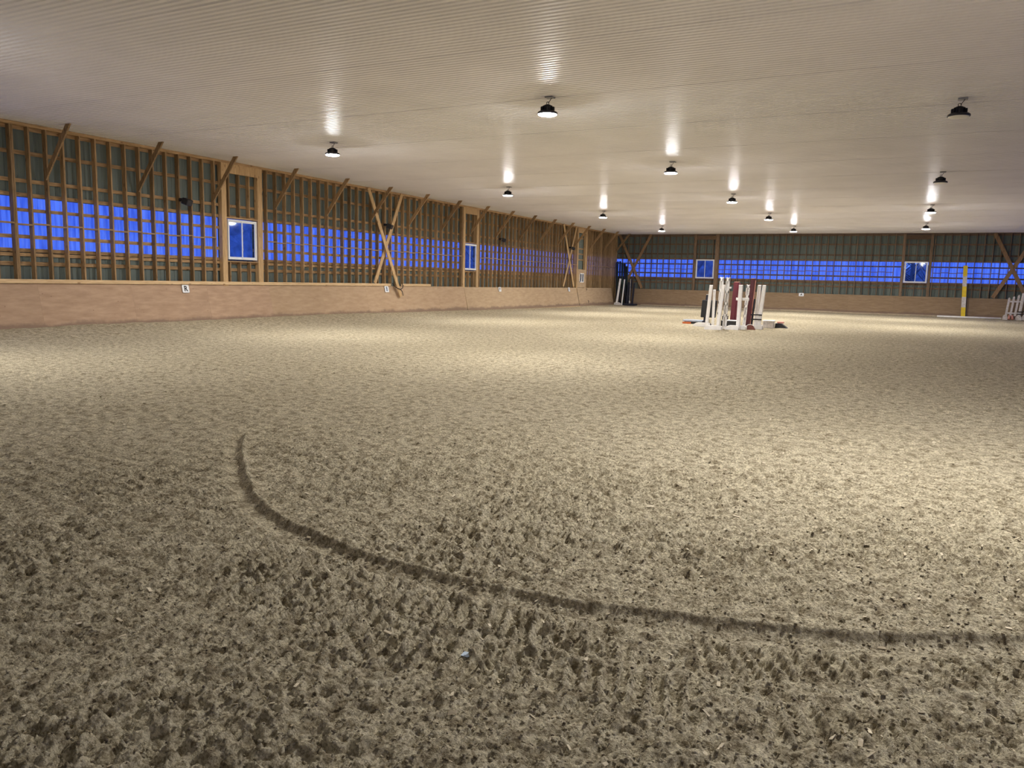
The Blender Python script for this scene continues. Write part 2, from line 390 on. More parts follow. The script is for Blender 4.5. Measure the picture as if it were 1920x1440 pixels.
sb = MB(); sb.prism([(-.022, -.010), (.005, -.014), (.024, -.004), (.018, .011), (-.010, .013)], 0, .003, 'xy')
o = sb.build('paper_scrap', plain('pale_blue_paper', (.55, .66, .75), .6), loc=(16.70, 2.56, gh(16.7, 2.56)+.006)); o.rotation_euler = (.35, .1, .4)
tag(o, 'tiny pale blue scrap of paper lying on the churned foreground sand', 'scrap')

# crumbs and small clods lying loose on the near sand
def lumps(name, n, mat, label, seed, smin, smax):
    rg = np.random.default_rng(seed)
    d = 1.3*np.exp(rg.uniform(0, 1, n)*math.log(8/1.3)); a = rg.uniform(-.15, 1.25, n)      # denser near the viewer
    x = 18.19-d*np.sin(a); y = d*np.cos(a)
    z = ground(x[:, None], y[:, None])[:, 0]
    base = np.array([(1, 0, 0), (0, 1, 0), (-1, 0, 0), (0, -1, 0), (.7, .7, .0), (-.7, .7, 0), (-.7, -.7, 0), (.7, -.7, 0), (.45, .1, .8), (-.3, .4, .75), (-.2, -.45, .85), (0, 0, -.9)], float)
    F = [(0, 4, 8), (4, 1, 9), (4, 9, 8), (1, 5, 9), (5, 2, 9), (2, 6, 10), (2, 10, 9), (6, 3, 10), (3, 7, 10), (7, 0, 8), (7, 8, 10), (8, 9, 10),
         (4, 0, 11), (1, 4, 11), (5, 1, 11), (2, 5, 11), (6, 2, 11), (3, 6, 11), (7, 3, 11), (0, 7, 11)]
    V = base[None]*rg.uniform(.65, 1.25, (n, 12, 3))
    th = rg.uniform(0, 6.28, n); c, s_ = np.cos(th)[:, None], np.sin(th)[:, None]
    sc = (smin+(smax-smin)*rg.uniform(0, 1, n)**3)[:, None]
    X = (V[..., 0]*c-V[..., 1]*s_)*sc; Y = (V[..., 0]*s_+V[..., 1]*c)*sc*.8; Z = V[..., 2]*sc*.75
    P = np.stack([X+x[:, None], Y+y[:, None], Z+z[:, None]+sc*.2], -1).reshape(-1, 3)
    T = (np.array(F)[None]+12*np.arange(n)[:, None, None]).reshape(-1, 3).astype(np.int32)
    me = bpy.data.meshes.new(name); me.vertices.add(len(P)); me.vertices.foreach_set('co', P.astype(np.float32).ravel())
    me.loops.add(T.size); me.loops.foreach_set('vertex_index', T.ravel()); me.polygons.add(len(T)); me.polygons.foreach_set('loop_start', np.arange(0, T.size, 3, dtype=np.int32))
    me.update(calc_edges=True); me.materials.append(mat)
    o = bpy.data.objects.new(name, me); COL.objects.link(o); tag(o, label, 'sand crumbs', kind='stuff'); return o
lumps('sand_crumbs', 34000, SAND, 'loose sand-coloured crumbs and little clods over the near footing', 1, .002, .011)
lumps('dark_crumbs', 3000, plain('damp_soil', (.10, .075, .05), .9, var=.4, scale=40), 'dark damp crumbs of soil scattered over the near footing', 2, .002, .009)

# ------------------------------------------------------------------ ceiling
PIT = .1143
def corr_profile(a0, a1, pit=PIT, d=.019, ext=None):
    pts = []; t = a0
    while t < a1:
        pts += [(t, 0), (t+pit*.50, 0), (t+pit*.62, d), (t+pit*.88, d)]; t += pit
    pts = [(min(p, a1), v) for p, v in pts if p < a1]; pts.append((a1, 0))
    return pts
cm = MB()
pr = corr_profile(YR, L+.18)
vs = []
for y, d in pr: vs += [(-.18, y, H+.0+d), (W+.18, y, H+.0+d)]
cm.quad(vs, [(2*i, 2*i+1, 2*i+3, 2*i+2) for i in range(len(pr)-1)])
ceil = cm.build('ceiling', CEIL); tag(ceil, 'off-white ribbed steel liner ceiling', kind='structure')
lp = MB()      # lapped sheet joints
for k in range(-1, 18):
    y = 1.2+k*2.97
    if y < YR or y > L: continue
    lp.box(-.15, W+.15, y, y+.022, H-.0035, H+.001)
lp.build('lap_joint', CEIL, ceil)

# ------------------------------------------------------------------ lamps
def make_lamp(lit):
    r = empty('high_bay_light')
    MB().box(-.075, .075, -.07, .07, -.022, 0, bev=.004).build('mounting_plate', GREYM, r)
    h = MB(); h.tube([(.03, 0, -.02), (-.005, 0, -.075), (-.03, 0, -.10)], .006, 8)
    h.tube([(-.04+.024*math.cos(a), 0, -.105+.024*math.sin(a)) for a in np.linspace(0, 2*math.pi, 15)], .006, 8, False)
    h.build('hook', BLACKM, r)
    d = MB(); d.lathe([(0, -.132), (.052, -.134), (.056, -.142), (.085, -.150), (.088, -.235), (.095, -.245), (0, -.246)], 28, (-.04, 0, 0))
    for k in range(16):
        a = k*math.pi/8; M = Matrix.Translation((-.04, 0, 0)) @ Matrix.Rotation(a, 4, 'Z'); d.box(.07, .125, -.003, .003, -.252, -.17, M)
    d.build('driver_housing', BLACKM, r)
    c = MB(); c.lathe([(0, -.244), (.12, -.246), (.160, -.254), (.178, -.268), (.180, -.290), (.174, -.300), (.164, -.301), (.162, -.294), (0, -.294)], 40, (-.04, 0, 0))
    c.build('reflector_rim', BLACKM, r)
    l = MB(); l.lathe([(.160, -.297), (.161, -.3065), (.145, -.314), (.08, -.320), (0, -.322)], 40, (-.04, 0, 0))
    l.build('lens', LENS if lit else LENS_OFF, r)
    return r
lit0 = make_lamp(True); off0 = make_lamp(False)
GL = 'high bay lights hanging from the ceiling'
words = ['nearest', 'second', 'third', 'fourth', 'farthest']
lamps = []
for i, y in enumerate((13.01, 20.9, 28.75, 36.55, 44.5)):
    lamps.append((12.12, y, 1, 'glowing round black bay light, %s of the five in the middle row' % words[i]))
for i, (y, w_) in enumerate(((15.4, 'nearest'), (24.7, 'second'), (34.1, 'third'), (43.4, 'farthest'))):
    lamps.append((5.18, y, 1, 'glowing round black bay light, %s of the four above the left side' % w_))
lamps += [(18.63, 15.63, 0, 'unlit black bay light with cream lens, the nearer and larger dark one at upper right'),
          (18.58, 24.89, 0, 'unlit black bay light, the smaller dark one farther down the right row'),
          (18.48, 34.2, 1, 'glowing bay light in the right row, just beyond the smaller unlit one'),
          (18.40, 43.2, 1, 'glowing bay light at the far end of the right row, above the back right window'),
          (18.62, 6.35, 1, 'glowing bay light near the camera above the bright right foreground sand'),
          (18.6, -2.95, 1, 'dimmer bay light in the right row behind the viewpoint'),
          (5.2, 6.1, 1, 'glowing bay light near the camera over the left boards before the first window')]
first = {1: lit0, 0: off0}; used = set()
for x, y, lit, lab in lamps:
    o = first[lit] if lit not in used else copy_tree(first[lit])
    used.add(lit); o.location = (x, y, H-.001); tag(o, lab, 'ceiling light', GL)
    if y < 7 and x > 15:
        for c in o.children:
            if c.name.startswith('lens'): c.data = c.data.copy(); c.data.materials[0] = LENS_NEAR if y > 0 else LENS_DIM

# ------------------------------------------------------------------ left wall
BX = -.14                       # back of the 2x6 studs
OUT = -.18                      # siding plane
BAYS = [(16.57, 18.17), (30.25, 31.66), (43.49, 45.05)]
PB, PT = ZB+.72, ZB+1.90        # daylight band
def siding(name, spans, axis, parent=None, mat=SIDING, plane=OUT, sgn=1):
    """corrugated sheet pieces: spans = (a0,a1,z0,z1); axis 'y' for the left wall, 'x' for the back wall"""
    m = MB()
    for a0, a1, z0, z1 in spans:
        pr = corr_profile(a0, a1, PIT*2, .02)
        vs = []
        for a, d in pr:
            for z in (z0, z1):
                vs.append((plane-d*sgn, a, z) if axis == 'y' else (a, plane+d*sgn, z))
        m.quad(vs, [(2*i, 2*i+1, 2*i+3, 2*i+2) for i in range(len(pr)-1)])
    return m.build(name, mat, parent)
spans = [(YR, L+.2, 0, PB), (YR, L+.2, PT, H-.04)]
e = YR
winz = (ZB+.70, ZB+1.87)
holes = [(16.82, 17.90), (30.36, 31.48)]
sp = []
bands = []
for a, b_ in BAYS+[(L+.2, None)]:
    bands.append((e, a)); e = b_
for (a, b_), hole in zip(BAYS, holes+[None]):
    if hole: spans += [(a, hole[0], PB, PT), (hole[1], b_, PB, PT)]
    else: spans += [(a, b_, PB, PT)]
wl = siding('wall_left', spans, 'y'); tag(wl, 'left wall of open pine studs over grey-green steel siding', kind='structure')
for a, b_ in bands:
    siding('daylight_panel', [(a, b_, PB, PT)], 'y', wl, PANEL)
stud = MB().box(BX, 0, -.019, .019, 0, H-.073-ZB*0, bev=.002)
def in_bay(y, bays): return any(a-.03 < y < b_+.03 for a, b_ in bays)
s0 = None
ystuds = [Y0+i*SP for i in range(-2, 99)]
for i, y in enumerate(ystuds):
    if in_bay(y, BAYS): continue
    if s0 is None: s0 = stud.build('stud', PINE, wl, (0, y, 0)); o = s0
    else: o = inst(s0, 'stud', (0, y, 0), wl)
    o.rotation_euler = (0, 0, random.gauss(0, .012))
for i in (0, 34):
    inst(s0, 'doubled_stud', (0, Y0+i*SP+.042, 0), wl)
def girts(par, a0, a1, plane, axis, mat, skip=()):
    zs = [(3.44, .09), (2.895, .09), (2.27, .085), (1.955, .085), (1.615, .075), (1.01, .085), (.70, .085), (.60, .075), (.395, .09)]
    segs = []
    for z, h in zs:
        segs.append((z, h, a0, a1))
    for z, h, s, e in segs:
        m = MB()
        runs = [(s, e)]
        if .6 < z < 1.95:
            runs = []; c = s
            for ha, hb in skip:
                runs.append((c, ha)); c = hb
            runs.append((c, e))
        for ra, rb in runs:
            if axis == 'y': m.box(plane-.036, plane-.001, ra, rb, ZB+z-h/2, ZB+z+h/2)
            else: m.box(ra, rb, plane+.001, plane+.036, ZB+z-h/2, ZB+z+h/2)
        m.build('girt', mat, par)
girts(wl, 8.9, L+.1, BX, 'y', PINE_Y, holes)
# thin staggered blocking between the studs
bm_ = MB(); 
runs = [(8.9, 16.5), (18.2, 30.2), (31.7, 43.4), (45.1, 50.6)]
for i in range(len(ystuds)-1):
    y = ystuds[i]
    if in_bay(y, BAYS) or in_bay(y+SP, BAYS): 
        pass
    if any(a <= y and y+SP <= b_+.3 for a, b_ in runs) and not in_bay(y+SP*.5, BAYS):
        z = ZB+1.29+(.014 if i % 2 else -.012)
        bm_.box(-.092, -.003, y+.02, y+SP-.02, z-.019, z+.019)
bm_.build('blocking', PINE_Y, wl)
MB().box(BX, 0, 8.9, L, H-.072, H-.002).build('top_plate', PINE_Y, wl)
def box_o(name, mat, par, *a, bev=.003): return MB().box(*a, bev=bev).build(name, mat, par)
box_o('cap_rail', RAILW, wl, .003, .045, 8.9, 24.78, ZB-.055, ZB+.04)
box_o('cap_rail', RAILW, wl, .003, .045, 25.50, 27.6, ZB-.055, ZB+.04)
for (a, b_), hole in zip(BAYS, holes+[(43.85, 44.75)]):
    for y0, y1 in ((a, a+.18), (b_-.20 if hole[0] < 40 else b_-.25, b_)):
        box_o('post', PINE_L, wl, BX, .012, y0, y1, .2, H-.074)
    box_o('header', PINE_L, wl, -.06, .006, a+.18, b_-.2, ZB+3.20, ZB+3.47)
    if hole[0] < 40:
        for k in range(3):
            y = hole[0]+.03+k*(hole[1]-hole[0]-.1)/2.5
            box_o('cripple_stud', PINE, wl, BX, -.005, y, y+.038, ZB+1.93, ZB+3.2)
            box_o('cripple_stud', PINE, wl, BX, -.005, y, y+.038, .3, ZB+.62)
        box_o('rough_sill', PINE_Y, wl, BX, .0, a+.18, b_-.2, ZB+.615, ZB+.655)
        box_o('rough_sill', PINE_Y, wl, BX, .0, a+.18, b_-.2, ZB+1.90, ZB+1.94)
# kickboards: sheets leaning in, foot .28 m into the arena
def kick_left(y0, y1, mat, xo=.28, top=-.06, x0t=.006):
    m = MB(); t = .018
    A = Vector((x0t, 0, ZB+top)); B = Vector((xo, 0, -.12))
    vs = []
    for y in (y0, y1):
        for p in ((A.x-t, A.z), (A.x, A.z), (B.x, B.z), (B.x-t, B.z)): vs.append((p[0], y, p[1]))
    m.quad(vs, [(0, 1, 2, 3), (7, 6, 5, 4), (0, 4, 5, 1), (1, 5, 6, 2), (2, 6, 7, 3), (3, 7, 4, 0)])
    return m.build('kickboard_sheet', mat, wl)
y = 8.9-.28; k = 0
while y < 30.3:
    y1 = min(y+2.438, 30.36); kick_left(y, y1-.0015, PLY_RED if y < 18 else PLY_NEAR, xo=.28); y = y1; k += 1
y = 30.37
while y < 43.5:
    y1 = min(y+2.438, 43.50); kick_left(y, y1-.0015, PLY_TAN, xo=.31, top=-.075); y = y1; k += 1
kick_left(45.06, 47.5, PLY_TAN, xo=.26, top=-.075); kick_left(47.504, 49.6, PLY_TAN, xo=.26, top=-.075)
# low boards along the foot of the sheets
box_o('foot_board', RAILW, wl, .29, .33, 30.4, 43.5, -.12, .05)

# door in the left boards
dr = empty('door_1', (0, 0, 0)); tag(dr, 'tan plywood gate in the left boards with a small window above', kind='structure')
m = MB(); m.quad([(x, y, z) for y in (43.60, 45.03) for x, z in ((-.01, ZB-.08), (.012, ZB-.08), (.27, -.05), (.248, -.05))],
                 [(0, 1, 2, 3), (7, 6, 5, 4), (0, 4, 5, 1), (1, 5, 6, 2), (2, 6, 7, 3), (3, 7, 4, 0)])
m.build('gate_leaf', PLY_TAN, dr)
m = MB()
for a in ((43.68, 45.0, ZB-.06, ZB+.28), (43.68, 45.0, ZB+.78, ZB+1.02), (43.68, 43.98, ZB+.28, ZB+.78), (44.62, 45.0, ZB+.28, ZB+.78)):
    m.box(-.02, .014, a[0], a[1], a[2], a[3])
m.build('upper_leaf', PLY_TAN, dr)
m = MB()
for a in ((43.96, 44.64, ZB+.25, ZB+.30), (43.96, 44.64, ZB+.76, ZB+.81), (43.96, 44.01, ZB+.25, ZB+.81), (44.59, 44.64, ZB+.25, ZB+.81), (44.26, 44.34, ZB+.3, ZB+.76)):
    m.box(-.015, .03, *a)
m.build('small_window_frame', WHITEP, dr)
MB().box(-.012, -.006, 44.0, 44.6, ZB+.29, ZB+.77).build('small_window_pane', PANEL, dr)
for yy, zz, xx in ((45.0, ZB-.16, .04), (45.0, .30, .2)):
    m = MB(); m.tube([(xx, yy, zz+.05), (xx+.05, yy+.01, zz+.03), (xx+.05, yy+.03, zz-.03), (xx+.01, yy+.05, zz-.07)], .014, 8); m.build('latch', BLACKM, dr)

# windows
def window(name, label, a0, a1, z0, z1, axis, plane):
    w = empty(name); tag(w, label, kind='structure')
    def bx(mb, a, b_, z, zz, d0, d1):
        if axis == 'y': mb.box(plane+d0, plane+d1, a, b_, z, zz, bev=.003)
        else: mb.box(a, b_, plane-d1, plane-d0, z, zz, bev=.003)
    f = MB(); t = .045
    bx(f, a0, a1, z0, z0+t, -.04, .03); bx(f, a0, a1, z1-t, z1, -.04, .03); bx(f, a0, a0+t, z0+t, z1-t, -.04, .03); bx(f, a1-t, a1, z0+t, z1-t, -.04, .03)
    f.build('frame', VINYL, w)
    mid = (a0+a1)/2
    for i, (s, e, d) in enumerate(((a0+t, mid+.02, -.03), (mid-.02, a1-t, -.005))):
        q_ = MB(); tt = .032
        bx(q_, s, e, z0+t, z0+t+tt, d, d+.022); bx(q_, s, e, z1-t-tt, z1-t, d, d+.022); bx(q_, s, s+tt, z0+t+tt, z1-t-tt, d, d+.022); bx(q_, e-tt, e, z0+t+tt, z1-t-tt, d, d+.022)
        sa = q_.build('sash', VINYL, w)
        g = MB(); bx(g, s+tt, e-tt, z0+t+tt, z1-t-tt, d+.008, d+.013); g.build('pane', GLASS, sa)
    lt = MB()
    for z in (z0+.30, z1-.30): bx(lt, mid-.012, mid+.008, z-.035, z+.035, .017, .034)
    lt.build('latch', VINYL, w)
    return w
window('window_1', 'near left-wall sliding window, white frame, blue dusk outside', 16.80, 17.92, ZB+.70, ZB+1.87, 'y', -.03)
window('window_2', 'farther left-wall sliding window, white frame', 30.36, 31.48, ZB+.70, ZB+1.87, 'y', -.03)

# ------------------------------------------------------------------ back wall
BP = L+.14; BO = L+.18
BB = [(5.16, 6.72), (17.30, 18.86)]
bh = [(5.30, 6.50), (17.46, 18.70)]
spans = [(-.2, W+.2, 0, PB-.02), (-.2, W+.2, PT, H-.02)]
e = -.2; bands = []
for (a, b_), h in zip(BB, bh):
    bands.append((e, a)); e = b_; spans += [(a, h[0], PB-.02, PT), (h[1], b_, PB-.02, PT)]
bands.append((e, W+.2))
wb = siding('wall_back', spans, 'x', None, SIDING, BO, 1); tag(wb, 'back wall of pine studs over grey-green steel siding', kind='structure')
for a, b_ in bands: siding('daylight_panel', [(a, b_, PB-.02, PT)], 'x', wb, PANEL, BO, 1)
bs = None
for k in range(-26, 34):
    x = X0+k*SP
    if in_bay(x, BB): continue
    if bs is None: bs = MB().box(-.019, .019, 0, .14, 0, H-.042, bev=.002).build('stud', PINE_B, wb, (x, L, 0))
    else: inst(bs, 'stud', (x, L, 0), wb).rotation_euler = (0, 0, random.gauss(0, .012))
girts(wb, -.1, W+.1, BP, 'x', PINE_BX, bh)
m = MB()
for k in range(-27, 34):
    x = X0+k*SP
    if in_bay(x, BB) or in_bay(x+SP, BB) or x < 0: continue
    z = ZB+1.29+(.012 if k % 2 else -.012)
    m.box(x+.02, x+SP-.02, L+.004, L+.09, z-.019, z+.019)
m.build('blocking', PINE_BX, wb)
MB().box(0, W, L, L+.14, H-.041, H-.002).build('top_plate', PINE_BX, wb)
for (a, b_), h in zip(BB, bh):
    for x0, x1 in ((a, h[0]-.01), (h[1]+.01, b_)): box_o('post', PINE_B, wb, x0, x1, L-.008, L+.14, .1, H-.04)
    box_o('header', PINE_BX, wb, h[0], h[1], L-.004, L+.06, ZB+3.18, ZB+3.45)
    for k in range(3):
        x = h[0]+.14+k*.45
        box_o('cripple_stud', PINE_B, wb, x, x+.038, L+.005, L+.14, ZB+1.98, ZB+3.18); box_o('cripple_stud', PINE_B, wb, x, x+.038, L+.005, L+.14, .1, ZB+.66)
    box_o('rough_sill', PINE_BX, wb, h[0], h[1], L, L+.14, ZB+.66, ZB+.70); box_o('rough_sill', PINE_BX, wb, h[0], h[1], L, L+.14, ZB+1.93, ZB+1.97)
window('window_3', 'left one of the two back-wall windows, white frame', 5.31, 6.49, ZB+.71, ZB+1.92, 'x', L+.03)
window('window_4', 'right one of the two back-wall windows, lamps reflected in it', 17.48, 18.68, ZB+.71, ZB+1.92, 'x', L+.03)
x = .0; k = 0
while x < W-.05:
    x1 = min(x+2.438, W)
    m = MB(); yt = L-.006; yb = L-.28; t = .018
    m.quad([(xx, y, z) for xx in (x, x1-.0015) for y, z in ((yt+t, ZB-.075), (yt, ZB-.075), (yb, -.12), (yb+t, -.12))],
           [(0, 1, 2, 3), (7, 6, 5, 4), (0, 4, 5, 1), (1, 5, 6, 2), (2, 6, 7, 3), (3, 7, 4, 0)])
    m.build('kickboard_sheet', PLY_X, wb); x = x1; k += 1
bbk = MB(); x = 1.8
while x < 20.4:
    x1 = x+3.0; zt = .10+.012*math.sin(x*3)
    bbk.box(x, x1-.01, L-.34, L-.27, -.1, zt, bev=.01); x = x1
o = bbk.build('baseboard_back', plain('sandy_board', (.42, .34, .24), .9)); tag(o, 'sand-dusted board along the foot of the back wall', kind='structure')

# right and rear walls (outside the photograph's view; they close the hall)
wr = siding('wall_right', [(YR, L+.2, 0, PB), (YR, L+.2, PT, H)], 'y', None, SIDING, W+.18, -1); tag(wr, 'right wall of steel siding', kind='structure')
siding('daylight_panel', [(YR, L+.2, PB, PT)], 'y', wr, PANEL, W+.18, -1)
MB().box(W+.0, W+.03, YR, L, -.1, ZB).build('kickboard_sheet', PLY_TAN, wr)
rs = None
for i in range(0, 99):
    y = L-.6-i*.57
    if rs is None: rs = MB().box(0, .14, -.019, .019, 0, H-.01).build('stud', PINE, wr, (W+.03, y, 0))
    else: inst(rs, 'stud', (W+.03, y, 0), wr)
wq = siding('wall_rear', [(-.2, W+.2, 0, H)], 'x', None, SIDING, YR-.05, -1); tag(wq, 'rear wall behind the viewer', kind='structure')
MB().box(0, W, YR-.03, YR, -.1, ZB).build('kickboard_sheet', PLY_X, wq)

# ------------------------------------------------------------------ knee braces
kb = MB(); 
kb0 = MB(); kb0.beam((-.09, 0, ZB+2.30), (.95, 0, ZB+3.60), .038, .14, up=(-1, 0, 1))
# clip the top against the ceiling: shear-cut ends by building the polygon directly
kb0 = MB(); kb0.prism([(-.0, ZB+2.33), (.0, ZB+2.51), (.82, H-.001), (.985, H-.001)], -.019, .019, 'xz')
base = None
kn = ['at the left edge of the picture', 'second from the left edge', 'third from the left, in front of the near window bay', 'fourth from the left, just right of the near window', 'fifth from the left',
      'sixth from the left, crossing the near cross brace', 'seventh from the left', 'eighth from the left, just before the farther left window', 'ninth from the left, in front of the farther left window',
      'tenth from the left', 'eleventh from the left', 'twelfth from the left', 'thirteenth from the left, crossing the far cross brace', 'fourteenth from the left, over the plywood gate',
      'fifteenth from the left', 'sixteenth from the left, last but one before the corner', 'seventeenth from the left, last before the back corner']
for k in range(17):
    y = Y0+2*SP-.04+k*2.438
    if k == 16: y -= .12
    if base is None: base = kb0.build('knee_brace', PINE, None, (0, y, 0)); o = base
    else: o = inst(base, 'knee_brace', (0, y, 0))
    tag(o, 'slanted pine brace '+kn[k], 'brace', 'knee braces along the left wall')
# crossed planks
def plank(a, b_, w, t, up, label, mat=PINE_L):
    o = MB().beam(a, b_, w, t, up, bev=.003).build('cross_brace', mat); tag(o, label, 'brace', 'crossed planks on the walls'); return o
plank((.065, 23.36, H-.03), (.20, 25.24, ZB-.46), .155, .038, (1, 0, 0), 'long pale plank of near left-wall cross, foot hanging over boards beside letter B')
plank((.024, 25.52, H-.03), (.024, 23.80, ZB+.05), .155, .038, (1, 0, 0), 'rear plank of the near left-wall cross, leaning from lower left to upper right')
plank((.065, 41.22, H-.03), (.065, 42.95, ZB+.0), .155, .038, (1, 0, 0), 'front plank of the far left-wall cross, top leaning left, near letter F')
plank((.024, 43.22, H-.03), (.024, 41.52, ZB+.0), .155, .038, (1, 0, 0), 'rear plank of the far left-wall cross, top leaning right, beside the gate')
DW = wood('brown_plank', (.22, .13, .07), (.38, .25, .13), 2, rnd=.15)
plank((2.22, L-.024, H-.03), (.42, L-.024, ZB-.0), .18, .038, (0, 1, 0), 'plank of the back left-corner cross rising to the upper right', DW)
plank((.02, L-.065, H-.03), (1.74, L-.065, ZB-.03), .18, .038, (0, 1, 0), 'plank of the back left-corner cross descending to the lower right, pale at its foot', DW)
plank((21.80, L-.065, H-.03), (23.60, L-.065, ZB-.03), .20, .038, (0, 1, 0), 'plank of the back right cross descending behind the white jump wings', DW)
plank((23.80, L-.024, H-.03), (22.0, L-.024, ZB-.03), .20, .038, (0, 1, 0), 'plank of the back right cross rising from beside the white jump wings', DW)
r_ = MB(); r_.tube([(.10, 24.82, ZB+.06), (.14, 24.86, ZB-.04), (.20, 24.98, ZB-.13), (.255, 25.15, ZB-.18), (.24, 25.3, ZB-.12), (.16, 25.42, ZB-.03), (.10, 25.46, ZB+.05)], .016, 8)
r_.tube([(.255, 25.13, ZB-.17), (.27, 25.24, ZB-.27), (.25, 25.32, ZB-.42)], .014, 8)
o = r_.build('rope', ROPE); tag(o, 'dark rope looped around the foot of the near cross brace', 'rope')

# ------------------------------------------------------------------ speakers and letters
def speaker():
    r = empty('wall_speaker')
    MB().box(0, .10, -.045, .045, -.03, .06, bev=.006).build('bracket', BLACKM, r)
    m = MB(); m.tube([(.09, 0, .02), (.16, .02, .05), (.20, .04, .0)], .014, 8); m.build('swivel_arm', BLACKM, r)
    M = Matrix.Translation((.24, .03, -.04)) @ Matrix.Rotation(.35, 4, 'Z') @ Matrix.Rotation(.35, 4, 'Y')
    m = MB(); m.box(-.09, .10, -.13, .13, -.085, .085, M, bev=.018); m.build('body', BLACK, r)
    m = MB(); m.box(.098, .106, -.115, .115, -.07, .07, M, bev=.003); m.build('grille', BLACKM, r)
    return r
sp0 = speaker()
for i, (y, s) in enumerate(((15.12, 'above letter R, before the near window'), (24.40, 'on the near cross brace above letter B'), (33.65, 'above letter P, beyond the farther left window'), (42.28, 'by the far cross brace, above letter F'))):
    o = sp0 if i == 0 else copy_tree(sp0); o.location = (.0, y, ZB+2.24); tag(o, 'small black box speaker on a bracket '+s, 'speaker', 'speakers on the left wall')
def text_mesh(ch, size, mat, parent, M):
    cu = bpy.data.curves.new('t', 'FONT'); cu.body = ch; cu.size = size; cu.align_x = 'CENTER'; cu.align_y = 'CENTER'; cu.extrude = .002; cu.offset = .006
    to = bpy.data.objects.new('t', cu); COL.objects.link(to); dg = bpy.context.evaluated_depsgraph_get()
    me = bpy.data.meshes.new_from_object(to.evaluated_get(dg)); bpy.data.objects.remove(to)
    me.transform(M); me.materials.clear(); me.materials.append(mat)
    o = bpy.data.objects.new('letter', me); COL.objects.link(o); o.parent = parent; return o
def letter_sign(ch, x, y, z, w, h, wall, label, mat=BLACK):
    r = empty('letter_sign', (x, y, z)); tag(r, label, 'letter sign', 'arena letters on the boards')
    pts = []
    rr = .035
    for cx_, cy_, a0 in ((w/2-rr, h/2-rr, 0), (-w/2+rr, h/2-rr, 90), (-w/2+rr, -h/2+rr, 180), (w/2-rr, -h/2+rr, 270)):
        for a in range(0, 91, 18): pts.append((cx_+rr*math.cos(math.radians(a0+a)), cy_+rr*math.sin(math.radians(a0+a))))
    tilt = math.atan2(.27, 1.26)
    if wall == 'left': R_ = Matrix.Rotation(-tilt, 4, 'Y') @ Matrix(((0, 0, 1, 0), (1, 0, 0, 0), (0, 1, 0, 0), (0, 0, 0, 1)))
    else: R_ = Matrix.Rotation(-tilt, 4, 'X') @ Matrix(((1, 0, 0, 0), (0, 0, -1, 0), (0, 1, 0, 0), (0, 0, 0, 1)))
    m = MB(); m.prism(pts, 0, .006, 'xy'); m.v = [tuple(R_ @ Vector(v)) for v in m.v]; m.build('plate', VINYL, r)
    text_mesh(ch, h*.92, mat, r, R_ @ Matrix.Translation((0, 0, .0085)) @ Matrix.Diagonal((.95, 1, 1, 1)))
    return r
letter_sign('R', .058, 15.17, ZB-.175, .23, .22, 'left', 'white plate with black letter R on the left boards')
BLUEG = plain('slate_ink', (.10, .14, .22), .5)
letter_sign('B', .058, 24.50, ZB-.175, .25, .24, 'left', 'white plate with letter B under the near cross brace', BLUEG)
letter_sign('P', .064, 33.70, ZB-.175, .25, .22, 'left', 'small white plate with letter P beyond the farther left window')
letter_sign('F', .064, 42.28, ZB-.175, .26, .24, 'left', 'small white plate with letter F below the far left cross', GREYM)
letter_sign('A', 11.94, L-.066, ZB-.16, .29, .20, 'back', 'white plate with black letter A centred on the back boards')

# ------------------------------------------------------------------ jump equipment in the middle
GJ = 'jump equipment stored in the middle of the arena'
def standard(x, y, h, label, lean=.0, w=.105, foot=(-.5, .12), fh=.14, mat=WHITEP, slots=False, cup=None, fw=.10, rot=0, footmat=None, name='jump_standard', tag_=True, leany=0):
    z = gh(x, y)-.01
    r = empty(name, (x, y, z), rot); tag(r, label, 'jump standard', GJ)
    m = MB(); M = Matrix.Shear('XY', 4, (lean, leany)) if False else Matrix(((1, 0, lean, 0), (0, 1, leany, 0), (0, 0, 1, 0), (0, 0, 0, 1)))
    if slots:
        m.box(-w/2, -w/2+.028, -w/2, w/2, .02, h, M, bev=.004); m.box(w/2-.028, w/2, -w/2, w/2, .02, h, M, bev=.004)
        zz = .02
        for k, ln in enumerate((.12, .05, .16, .05, .14, .05)):
            pass
        for k in range(5):
            z0 = .02+k*(h-.02)/4.35; m.box(-w/2, w/2, -w/2, w/2, z0, min(z0+.10, h), M, bev=.004)
        m.box(-w/2+.01, w/2-.01, w/2-.03, w/2-.01, .02, h-.02, M)
    else:
        m.box(-w/2, w/2, -w/2, w/2, .02, h, M, bev=.012)
    m.build('post', mat, r)
    if foot:
        a, b_ = foot
        f = MB(); f.prism([(a, 0), (b_, 0), (b_, fh*.75), (b_-.04, fh), (a+.12, fh), (a, fh*.55)], -w/2-fw, -w/2-.004, 'xz'); f.build('foot', footmat or mat, r)
        f = MB(); f.prism([(a, 0), (b_, 0), (b_, fh*.75), (b_-.04, fh), (a+.12, fh), (a, fh*.55)], w/2+.004, w/2+.06, 'xz'); f.build('foot', footmat or mat, r)
    if cup:
        for cz, sx in cup:
            c = MB(); c.box(w/2*sx if sx > 0 else -w/2-.07, w/2+.07 if sx > 0 else -w/2, -.05, .05, cz-.03, cz+.03, M, bev=.008); c.build('jump_cup', mat, r)
    return r
standard(11.60, 28.0, 1.50, 'white square post at the left end of the jump pile, foot board pointing left', .06, foot=(-.45, .10), fh=.15)
standard(12.36, 26.40, 1.52, 'white front post leaning right in the left half of the jump pile, long foot board', .075, foot=(-.42, .14), fh=.14)
